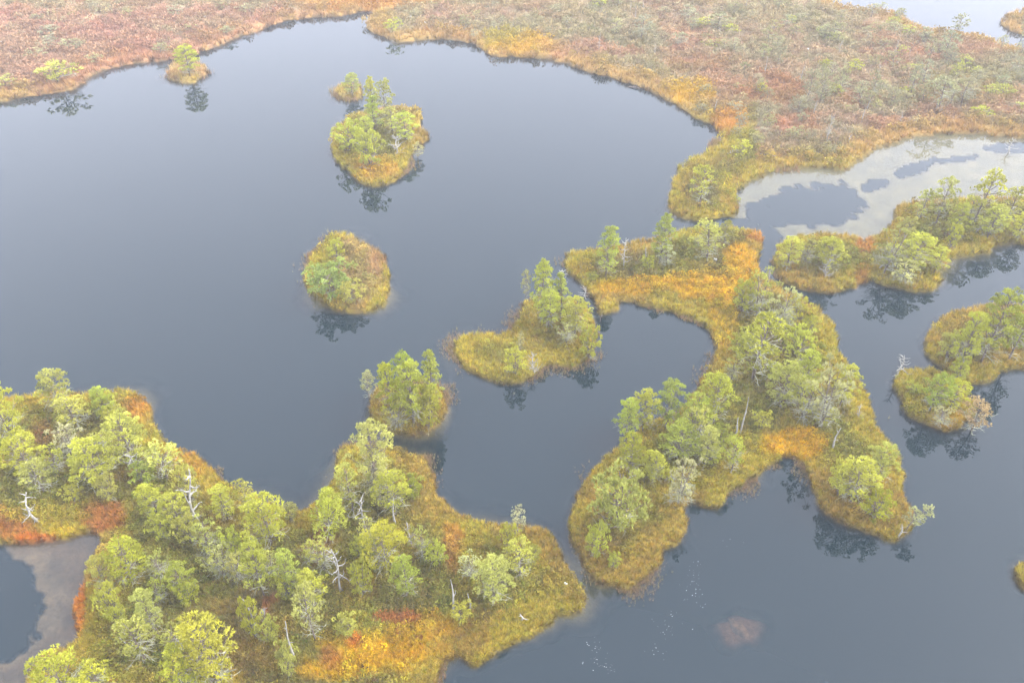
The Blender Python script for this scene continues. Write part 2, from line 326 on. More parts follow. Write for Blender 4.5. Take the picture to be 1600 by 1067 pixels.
def cover_colour(X, Y, d):
    n1 = fbm(X, Y, 5, 4, 41); n2 = fbm(X, Y, 2.2, 3, 57); n3 = fbm(X, Y, 9, 3, 71); n4 = fbm(X, Y, .9, 2, 83)
    px, py = pix(X, Y); A = lambda c: np.array(c)[None, :]
    e = lambda w: w[:, None]
    far = sm(Y, 88, 104)*(px < 1180)+sm(Y, 77, 90)*(px >= 1180)
    far = np.clip(far, 0, 1)
    col = A(OLIVE)*np.ones((len(X), 1))
    col = col+(A(BROWN)-col)*e(sm(n1, .5, .68)*.6)
    col = col+(A(YEL)-col)*e(sm(n2, .52, .72)*.65)
    col = col+(A(RUST)-col)*e(sm(n3, .6, .72)*sm(n2, .4, .6)*.3)
    fc = A((.3,.225,.12))*np.ones((len(X), 1))
    fc = fc+(A(PINK)-fc)*e(sm(n3, .45, .65)*(.55+.3*(px < 700)))
    fc = fc+(A((.24,.2,.1))-fc)*e(sm(n1, .5, .66)*.7)
    fc = fc+(A((.36,.17,.1))-fc)*e(sm(fbm(X, Y, 9, 4, 91), .55, .68)*.6)
    fc = fc+(A((.3,.27,.17))-fc)*e(sm(n2, .55, .7)*.5)
    col = col+(fc-col)*e(far)
    rw = 1.1+1.6*fbm(X, Y, 4, 2, 15)
    rw = rw*(1+.6*far)
    rim = 1-sm(d, rw*.6, rw*1.5)
    rc = A(GOLD)+(A((.3,.25,.03))-A(GOLD))*e(sm(n2, .45, .6)*.7)
    rc = rc+(A((.3,.185,.04))-rc)*e(sm(n1, .5, .62)*.6)
    rc = rc+(A((.37,.22,.07))-rc)*e(far*.8)
    col = col+(rc-col)*e(rim*.85)
    for cx, cy, rx, ry, c, s in SPLAT:
        q = ((px-cx)/rx)**2+((py-cy)/ry)**2
        q = q+(n2-.5)*1.6+(n4-.5)*.8
        w = (1-sm(q, .35, 1.25))*s*(d > -.2)
        col = col+(A(c)-col)*e(w)
    col = col*(.8+.4*n4[:, None])
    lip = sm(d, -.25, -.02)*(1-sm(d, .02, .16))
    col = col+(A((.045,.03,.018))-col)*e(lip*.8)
    # below the water line: brown peat and drowned moss
    uw = sm(-d, 0, .15)
    col = col+(A((.07,.055,.018))-col)*e(uw)
    w1, m1 = shoal_right(X, Y); w2, m2 = shoal_left(X, Y); mt = fbm(X, Y, 1.4, 5, 66)[:, None]
    col = np.where(((m1 > 0) & (d < 0))[:, None], A((.087,.074,.034))*(.5+1.*mt), col)
    lc = A((.07,.042,.02))+(A((.1,.07,.04))-A((.07,.042,.02)))*e(sm(w2+(fbm(X, Y, 1.5, 3, 67)-.5)*.3, -.42, -.12))
    col = np.where(((m2 > 0) & (d < 0))[:, None], lc*(.5+1.*mt), col)
    nb = (1-sm(np.hypot(X-BX, Y-BY), 1.5, 3))*(d < 0)
    col = col+(A((.19,.1,.08))-col)*e(nb)
    return col

# ------------------------------------------------------------------ terrain
us = np.concatenate([[-6000,-4000,-2600,-1700,-1200,-900], np.arange(-700, 2301, 5.), [2500,2900,3500,4500,6500]])
vsr = np.concatenate([[-452,-430,-400,-370], np.arange(-345, -20, 6.), np.arange(-20, 1300, 3.6), np.arange(1305, 1700, 14)])
U, V = np.meshgrid(us, vsr)
uu = (U-800)/F; vv = (V-533)/F; T = CAMH/(sP+vv*cP)
GX = (uu*T).ravel(); GY = ((cP-vv*sP)*T).ravel()
D = ragged(GX, GY, signed_distance(GX, GY))
GZ = height(GX, GY, D)
nr, nc = U.shape
idx = np.arange(nr*nc).reshape(nr, nc)
q = np.stack([idx[:-1, :-1], idx[1:, :-1], idx[1:, 1:], idx[:-1, 1:]], -1).reshape(-1, 4)
me = bpy.data.meshes.new('bog_ground')
me.vertices.add(nr*nc); me.vertices.foreach_set('co', np.stack([GX, GY, GZ], 1).ravel().astype(np.float32))
me.loops.add(q.size); me.loops.foreach_set('vertex_index', q.ravel().astype(np.int32))
me.polygons.add(len(q)); me.polygons.foreach_set('loop_start', np.arange(0, q.size, 4, dtype=np.int32))
me.update(calc_edges=True); me.polygons.foreach_set('use_smooth', [True]*len(q))
ca = me.color_attributes.new('Col', 'FLOAT_COLOR', 'POINT')
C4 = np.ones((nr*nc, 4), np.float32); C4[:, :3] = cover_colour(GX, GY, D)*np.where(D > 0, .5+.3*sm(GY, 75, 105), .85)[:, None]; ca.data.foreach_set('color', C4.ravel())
me.materials.append(M_ground)
ground = bpy.data.objects.new('bog_ground', me); S.collection.objects.link(ground)
tag(ground, kind='structure')
DG = D.reshape(nr, nc); ZG = GZ.reshape(nr, nc)
def ground_z(x, y):
    X = np.array([float(x)]); Y = np.array([float(y)])
    d = ragged(X, Y, signed_distance(X, Y)); return float(height(X, Y, d)[0])

# deep peat floor far round the scene, below the ponds
mesh_obj('pond_floor', [(-1500,-300,-3.1),(1500,-300,-3.1),(1500,2450,-3.1),(-1500,2450,-3.1)], [(0,1,2,3)], M_log)['kind'] = 'structure'

def box(name, lo, hi, mat):
    x0, y0, z0 = lo; x1, y1, z1 = hi
    v = [(x0,y0,z0),(x1,y0,z0),(x1,y1,z0),(x0,y1,z0),(x0,y0,z1),(x1,y0,z1),(x1,y1,z1),(x0,y1,z1)]
    f = [(0,3,2,1),(4,5,6,7),(0,1,5,4),(1,2,6,5),(2,3,7,6),(3,0,4,7)]
    return mesh_obj(name, v, f, mat)
qk = D[q].min(1) < .5
qw = q[qk]
me = bpy.data.meshes.new('water'); me.vertices.add(nr*nc)
me.vertices.foreach_set('co', np.stack([GX, GY, GX*0], 1).ravel().astype(np.float32))
me.loops.add(qw.size); me.loops.foreach_set('vertex_index', qw.ravel().astype(np.int32))
me.polygons.add(len(qw)); me.polygons.foreach_set('loop_start', np.arange(0, qw.size, 4, dtype=np.int32)); me.update(calc_edges=True)
a = me.attributes.new('depth', 'FLOAT', 'POINT'); a.data.foreach_set('value', np.maximum(0, -GZ).astype(np.float32))
me.materials.append(M_water); wo = bpy.data.objects.new('water', me); S.collection.objects.link(wo); tag(wo, kind='structure')
if HAZE > 0:
    mh = bpy.data.materials.new('haze'); mh.use_nodes = True; N = mh.node_tree.nodes; N.clear()
    oo = N.new('ShaderNodeOutputMaterial'); pv = N.new('ShaderNodeVolumePrincipled')
    pv.inputs['Color'].default_value = (.97, .955, .965, 1); pv.inputs['Density'].default_value = HAZE
    mh.node_tree.links.new(pv.outputs[0], oo.inputs['Volume'])
    tag(box('haze', (-1600,-400,-4.3), (1600,2600,42.5), mh), kind='stuff')

# ------------------------------------------------------------------ ground cover (uncountable): instanced tufts
def proto_collection(name, meshes):
    c = bpy.data.collections.new(name)
    for m in meshes:
        o = bpy.data.objects.new(m.name, m); c.objects.link(o)
    return c
def sedge_mesh(name, n, h, spread, w):
    b = MB()
    for i in range(n):
        a = random.uniform(0, 6.283); r = random.uniform(0, spread*.4)
        p = Vector((math.cos(a)*r, math.sin(a)*r, -.03)); s_ = random.uniform(.35, 1)*spread
        hh = h*random.uniform(.6, 1.1)
        tip = Vector((math.cos(a)*(r+s_), math.sin(a)*(r+s_), hh))
        sd_ = Vector((-math.sin(a), math.cos(a), 0))*w*.5
        b.tri(p-sd_, p+sd_, tip, random.uniform(.2, .9))
    return b.mesh(name, M_cover)
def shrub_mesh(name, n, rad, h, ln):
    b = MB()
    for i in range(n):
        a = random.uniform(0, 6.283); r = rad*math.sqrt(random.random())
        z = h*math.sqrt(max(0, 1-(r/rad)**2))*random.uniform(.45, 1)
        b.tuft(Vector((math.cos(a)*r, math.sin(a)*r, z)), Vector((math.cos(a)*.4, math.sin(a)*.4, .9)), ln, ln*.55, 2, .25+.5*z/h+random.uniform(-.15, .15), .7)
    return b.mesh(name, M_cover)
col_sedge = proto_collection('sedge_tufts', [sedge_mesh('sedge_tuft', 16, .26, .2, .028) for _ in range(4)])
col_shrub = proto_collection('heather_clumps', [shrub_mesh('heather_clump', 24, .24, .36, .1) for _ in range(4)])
col_reed = proto_collection('thin_sedge', [sedge_mesh('thin_sedge_tuft', 10, .42, .12, .014) for _ in range(3)])

def scatter(name, X, Y, Z, scl, col, coll):
    n = len(X)
    me = bpy.data.meshes.new(name); me.vertices.add(n)
    me.vertices.foreach_set('co', np.stack([X, Y, Z], 1).ravel().astype(np.float32))
    a = me.attributes.new('rotz', 'FLOAT_VECTOR', 'POINT')
    r = np.zeros((n, 3), np.float32); r[:, 2] = rng.random(n)*6.283; r[:, :2] = rng.normal(0, .12, (n, 2)); a.data.foreach_set('vector', r.ravel())
    a = me.attributes.new('scl', 'FLOAT', 'POINT'); a.data.foreach_set('value', scl.astype(np.float32))
    a = me.attributes.new('pick', 'INT', 'POINT'); a.data.foreach_set('value', rng.integers(0, 100, n).astype(np.int32))
    a = me.attributes.new('tcol', 'FLOAT_COLOR', 'POINT'); c4 = np.ones((n, 4), np.float32); c4[:, :3] = col; a.data.foreach_set('color', c4.ravel())
    me.materials.append(M_cover)
    o = bpy.data.objects.new(name, me); S.collection.objects.link(o); o['kind'] = 'stuff'
    g = bpy.data.node_groups.new(name, 'GeometryNodeTree')
    g.interface.new_socket('Geometry', in_out='INPUT', socket_type='NodeSocketGeometry')
    g.interface.new_socket('Geometry', in_out='OUTPUT', socket_type='NodeSocketGeometry')
    N = g.nodes; L = g.links
    gi = N.new('NodeGroupInput'); go = N.new('NodeGroupOutput')
    ci = N.new('GeometryNodeCollectionInfo'); ci.inputs['Collection'].default_value = coll
    ci.inputs['Separate Children'].default_value = True; ci.inputs['Reset Children'].default_value = True
    ip = N.new('GeometryNodeInstanceOnPoints'); ip.inputs['Pick Instance'].default_value = True
    def na(nm, ty):
        x = N.new('GeometryNodeInputNamedAttribute'); x.data_type = ty; x.inputs['Name'].default_value = nm
        return next(s for s in x.outputs if s.enabled and s.name == 'Attribute')
    L.new(gi.outputs[0], ip.inputs['Points']); L.new(ci.outputs[0], ip.inputs['Instance'])
    L.new(na('pick', 'INT'), ip.inputs['Instance Index']); L.new(na('rotz', 'FLOAT_VECTOR'), ip.inputs['Rotation'])
    L.new(na('scl', 'FLOAT'), ip.inputs['Scale']); L.new(ip.outputs[0], go.inputs[0])
    m = o.modifiers.new('scatter', 'NODES'); m.node_group = g
    return o

NP = 420000
u = rng.uniform(-350, 1950, NP); v = rng.uniform(-45, 1250, NP)
X = (u-800)/F; Vv = (v-533)/F; T = CAMH/(sP+Vv*cP); X = X*T; Y = (cP-Vv*sP)*T
d = ragged(X, Y, signed_distance(X, Y)); Z = height(X, Y, d)
k = d > .02
X, Y, Z, d = X[k], Y[k], Z[k], d[k]
dist = np.hypot(X, Y); lod = np.clip(dist/48, .9, 2.6)
bush = fbm(X, Y, 2.4, 3, 101)+.12*sm(d, 1, 4)-.25*(1-sm(d, .5, 2.))+.05*sm(Y, 90, 110)+.05
is_b = bush+rng.normal(0, .05, len(X)) > .55
thin = rng.random(len(X)) < np.where(is_b, .52, .8)
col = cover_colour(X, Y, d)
jit = 1+(rng.normal(0, .24, (len(X), 1))+rng.normal(0, .07, (len(X), 3)))*(1-.6*sm(Y, 70, 100))[:, None]
col = np.clip(col*jit, .01, .8)
A_ = ~is_b & thin
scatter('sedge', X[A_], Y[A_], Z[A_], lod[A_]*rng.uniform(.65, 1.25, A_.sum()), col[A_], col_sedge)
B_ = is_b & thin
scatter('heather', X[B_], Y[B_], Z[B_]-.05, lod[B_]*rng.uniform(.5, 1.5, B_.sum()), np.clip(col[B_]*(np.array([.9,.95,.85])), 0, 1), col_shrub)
# sparse sedge standing in the shallows
SH = [(1050,495,75,16),(1120,222,16,22),(1090,540,30,60),(700,548,22,40),(930,545,26,40),(800,505,45,25),(1200,425,22,40),(1240,728,45,24),(690,1045,40,30),(360,745,60,25),
      (635,275,40,25),(275,112,60,14),(540,145,22,12),(950,488,35,16),(490,400,22,40),(1000,915,35,30),(665,725,18,50),(700,630,16,40),(1380,700,14,30),(1360,640,12,60),(905,790,20,60),
      (460,785,60,22),(860,585,60,18),(930,420,80,14),(880,440,40,20),(1160,215,20,20),(520,20,80,8),(1180,760,40,20),(890,930,40,40),(1250,262,80,8),(570,700,40,12)]
n = 60000; i = rng.integers(0, len(SH), n); sh = np.array(SH, float)[i]
u = sh[:, 0]+rng.normal(0, .6, n)*sh[:, 2]; v = sh[:, 1]+rng.normal(0, .6, n)*sh[:, 3]
X = (u-800)/F; Vv = (v-533)/F; T = CAMH/(sP+Vv*cP); X = X*T; Y = (cP-Vv*sP)*T
d = ragged(X, Y, signed_distance(X, Y))
k = (d < 0) & (d > -1.3) & (rng.random(n) < np.exp(d*2.2)) & (fbm(X, Y, 2.5, 2, 88)+d*.12 > .46); X, Y, d = X[k], Y[k], d[k]
col = np.array([.27,.17,.09])*rng.normal(1, .2, (len(X), 1))*np.array([1, 1, 1])
col = col+(np.array([.26,.2,.07])-col)*(rng.random((len(X), 1)) < .4)
scatter('shallow_water_sedge', X, Y, np.full(len(X), -.06), np.clip(np.hypot(X, Y)/50, .8, 2)*rng.uniform(.5, 1.1, len(X)), np.clip(col, .02, .6), col_reed)

# ------------------------------------------------------------------ trees: prototypes
def rnd_unit(): 
    v = Vector((random.gauss(0,1), random.gauss(0,1), random.gauss(0,1))); return v.normalized()
def pine(H, Rr, lo, n_cl, n_tf, blades, sparse=0., twigs=14, flat=1., lean=0., cl_r=.36, conic=.0, bl=.17, bw=.085, stems=1):
    """trunk, crown and grey twig meshes of a bog pine; H height, Rr crown radius, lo lowest foliage as a fraction"""
    tr, cr_, tw = MB(), MB(), MB()
    for st in range(stems):
        a0 = random.uniform(0, 6.28); off = Vector((math.cos(a0), math.sin(a0), 0))*Rr*.4*(stems > 1)
        ph = random.uniform(0, 6.28); bend = random.uniform(.05, .16)*H*.35
        def axis(t):
            return off*t*1.2+Vector((math.cos(ph+t*3)*bend*t+lean*H*t*t, math.sin(ph+t*3)*bend*t, H*t))
        pts = [axis(t)-Vector((0, 0, .12*(t == 0))) for t in np.linspace(0, .97, 8)]
        tr.tube(pts, [H*.019*(1-.85*i/7)+.012 for i in range(8)], 6)
        N_ = n_cl//stems
        for i in range(N_):
            t = lo+(1-lo)*((i+.5)/N_)**.85
            q = (t-lo)/(1-lo)
            prof = math.sqrt(max(0, 1-(max(q-.32, 0)/.7)**2))*(.55+.45*min(1, q/.3))
            prof = prof*(1-conic)+conic*(1.02-q)**.7
            a = i*2.39996+random.uniform(-.5, .5); rr = Rr*prof*random.uniform(.35, 1.12)
            if sparse and random.random() < sparse: continue
            c = axis(t)+Vector((math.cos(a)*rr, math.sin(a)*rr, H*.03*random.uniform(-1, 1)+.12*rr))
            # limb
            st_ = axis(max(.08, t-.1*rr/Rr-random.uniform(.02, .1)))
            mid = st_.lerp(c, .55)+Vector((0, 0, -.06*rr))+rnd_unit()*.07
            tr.tube([st_, mid, c], [.034*(1-.5*t), .022, .008], 4)
            cl = cl_r*random.uniform(.75, 1.25)*(1-.3*q*conic); tint = random.uniform(.3, .7)
            for j in range(n_tf):
                dv = rnd_unit(); dv.z = abs(dv.z)*1.0-.22; 
                p = c+Vector((dv.x*cl, dv.y*cl, dv.z*cl*.62*flat))*random.uniform(.55, 1.05)
                ax = (p-c).normalized()*.6+Vector((0, 0, .55))+(c-axis(t)).normalized()*.25
                cr_.tuft(p, ax, bl, bw, blades, min(.95, max(.05, tint+dv.z*.12)), .62)
        for i in range(twigs//stems):
            t = random.uniform(lo*.35, lo+.35); a = random.uniform(0, 6.28); ln = Rr*random.uniform(.4, 1.)
            s_ = axis(t); d = Vector((math.cos(a), math.sin(a), random.uniform(-.15, .35)))
            p1 = s_+d*ln*.5+rnd_unit()*.1; p2 = s_+d*ln+Vector((0, 0, random.uniform(-.25, .2)))+rnd_unit()*.12
            tw.tube([s_, p1, p2], [.024, .017, .006], 3)
            for j in range(5):
                w = random.uniform(.3, 1); b_ = s_.lerp(p2, w); e = b_+d*ln*.22+rnd_unit()*ln*.3
                tw.tube([b_, b_.lerp(e, .5)+rnd_unit()*.04, e], [.012, .009, .004], 3, False)
    return dict(trunk=tr.mesh('trunk', M_bark, True), crown=cr_.mesh('crown', M_needle), twigs=tw.mesh('dead_twigs', M_lichen) if twigs else None, H=H, R=Rr)

def snag(H, kind):
    b = MB(); tw = []
    ph = random.uniform(0, 6.28)
    amp = {'pole': .03, 'branchy': .06, 'twisted': .14, 'bush': .08}[kind]*H
    def ax(t): return Vector((math.sin(ph+t*5)*amp*t**.6-math.sin(ph)*0, math.cos(ph*1.3+t*4)*amp*t**.6, H*t))
    nb = {'pole': 2, 'branchy': 12, 'twisted': 9, 'bush': 26}[kind]
    r0 = {'pole': .085, 'branchy': .11, 'twisted': .14, 'bush': .04}[kind]
    b.tube([ax(t)-Vector((0, 0, .15*(t == 0))) for t in np.linspace(0, 1, 11)], [r0*(1-.85*i/10)+.01 for i in range(11)], 7)
    br = MB()
    for i in range(nb):
        t = random.uniform(.05, .9) if kind == 'bush' else .25+.68*(i+.5)/nb
        a = i*2.4+random.uniform(-.6, .6); ln = H*(.38 if kind != 'pole' else .16)*(1.15-t*.7)*random.uniform(.6, 1.15)
        up = random.uniform(-.1, .6) if kind != 'bush' else random.uniform(.1, 1)
        s_ = ax(t); d = Vector((math.cos(a), math.sin(a), up)).normalized()
        p1 = s_+d*ln*.4+rnd_unit()*ln*.08; p2 = p1+(d+Vector((0, 0, random.uniform(-.4, .6)))+rnd_unit()*.3).normalized()*ln*.35; p3 = p2+(d+Vector((0, 0, .5))+rnd_unit()*.6).normalized()*ln*.3
        br.tube([s_, p1, p2, p3], [r0*.5, r0*.36, r0*.24, .008], 5)
        for j in range(3 if kind != 'pole' else 0):
            q_ = [p1, p2, p3][j]; e = q_+(d+rnd_unit()*.9).normalized()*ln*random.uniform(.15, .38)
            br.tube([q_, q_.lerp(e, .5)+rnd_unit()*.03, e], [r0*.22, r0*.16, .006], 4)
    if kind in ('twisted', 'branchy'):
        for i in range(4):
            a = i*1.57+random.uniform(-.4, .4); d = Vector((math.cos(a), math.sin(a), 0))
            br.tube([Vector((0, 0, .28)), d*.22+Vector((0, 0, .08)), d*.5+Vector((0, 0, -.12))], [.07, .05, .02], 5)
    return dict(trunk=b.mesh('trunk', M_silver, True), branches=br.mesh('branches', M_silver, True), H=H, R=H*.32)

PR = {}
def mk(k, n, fn): PR[k] = [fn() for _ in range(n)]
mk('round', 4, lambda: pine(4.2, 1.45, .22, 62, 26, 6, twigs=26, bl=.14, bw=.055, cl_r=.29))
mk('tall', 3, lambda: pine(5.2, 1.1, .18, 56, 18, 6, twigs=18, conic=.55, cl_r=.3, bw=.06))
mk('bush', 4, lambda: pine(2.2, 1.6, .12, 48, 18, 6, twigs=10, cl_r=.34, stems=3, flat=1.1))
mk('sparse', 3, lambda: pine(4.2, 1.2, .28, 36, 14, 6, sparse=.15, twigs=26, cl_r=.32))
mk('lichen', 3, lambda: pine(3.2, 1.5, .2, 32, 13, 5, sparse=.12, twigs=60, cl_r=.32, stems=2))
mk('lean', 1, lambda: pine(3.2, 1.1, .35, 24, 13, 6, twigs=14, lean=.4, cl_r=.3))
mk('far', 4, lambda: pine(3.6, 1.3, .3, 22, 9, 5, twigs=14, cl_r=.42, bl=.24, bw=.1, sparse=.1))
mk('farbush', 3, lambda: pine(1.6, 1.3, .15, 20, 9, 5, twigs=6, cl_r=.42, bl=.2, bw=.09, stems=2))
for k in ('pole', 'branchy', 'twisted'): mk('snag_'+k, 2, lambda: snag(3.4, k))
mk('snag_bush', 2, lambda: snag(1.6, 'bush'))

TINT = {'Y': (.36,.365,.04), 'G': (.31,.34,.045), 'P': (.355,.355,.07), 'B': (.26,.31,.075), 'S': (.38,.37,.15), 'K': (.38,.265,.17), 'F': (.27,.26,.13), 'H': (.29,.275,.12)}
count = {}
def place(cx, by, ty, w, kind, tint, label, cat=None, group=None, az=None, name=None, parts=True):
    bx = slide(cx, (by*.55+ty*.45), by)
    g = gp(bx, by, .3); x, y = g[0], g[1]
    z0 = max(ground_z(x, y), -.25)
    g = gp(bx, by, max(z0, 0)); x, y = g[0], g[1]
    i = count.get(kind, 0); count[kind] = i+1
    pr = PR[kind][i % len(PR[kind])]
    dp = depth(y)
    wm = (.86 if by > 770 and cx < 690 else 1.0)*w*dp/F
    dep_ = math.atan2(CAMH, y)
    h = top_z(y, ty)-z0
    if not kind.startswith('snag'): h -= wm*.22*math.tan(dep_)*.8       # the far side of a wide crown shows above its top
    h = max(h, wm*.42)
    s_xy = wm/2/(pr['R']*1.12); s_z = h/pr['H']
    if kind == 'snag_pole': s_xy = max(s_xy, .8)
    elif kind.startswith('snag') and by > 500: s_xy = max(s_xy, .6)
    snagk = kind.startswith('snag'); bushk = kind in ('bush', 'farbush')
    nm = name or ('dead_tree' if snagk else 'pine_shrub' if bushk else 'pine_tree')
    e = empty(nm, (x, y, z0-.03)); e.scale = (s_xy, s_xy, s_z)
    e.rotation_euler = (0, 0, az if az is not None else random.uniform(0, 6.283))
    tag(e, label, cat or ('dead tree' if snagk else 'shrub' if bushk else 'tree'), group)
    c = TINT[tint] if tint else (1, 1, 1)
    j = [random.gauss(1, .035), 1, random.gauss(1, .12)]; br = min(1.15, random.gauss(.97, .08))
    for pn in ('trunk', 'crown', 'branches', 'twigs'):
        if pr.get(pn) is None: continue
        o = bpy.data.objects.new({'twigs': 'dead_twigs'}.get(pn, pn), pr[pn]); S.collection.objects.link(o); o.parent = e
        if pn == 'crown': o.color = (c[0]*j[0]*br, c[1]*j[1]*br, c[2]*j[2]*br, 1)
    return e

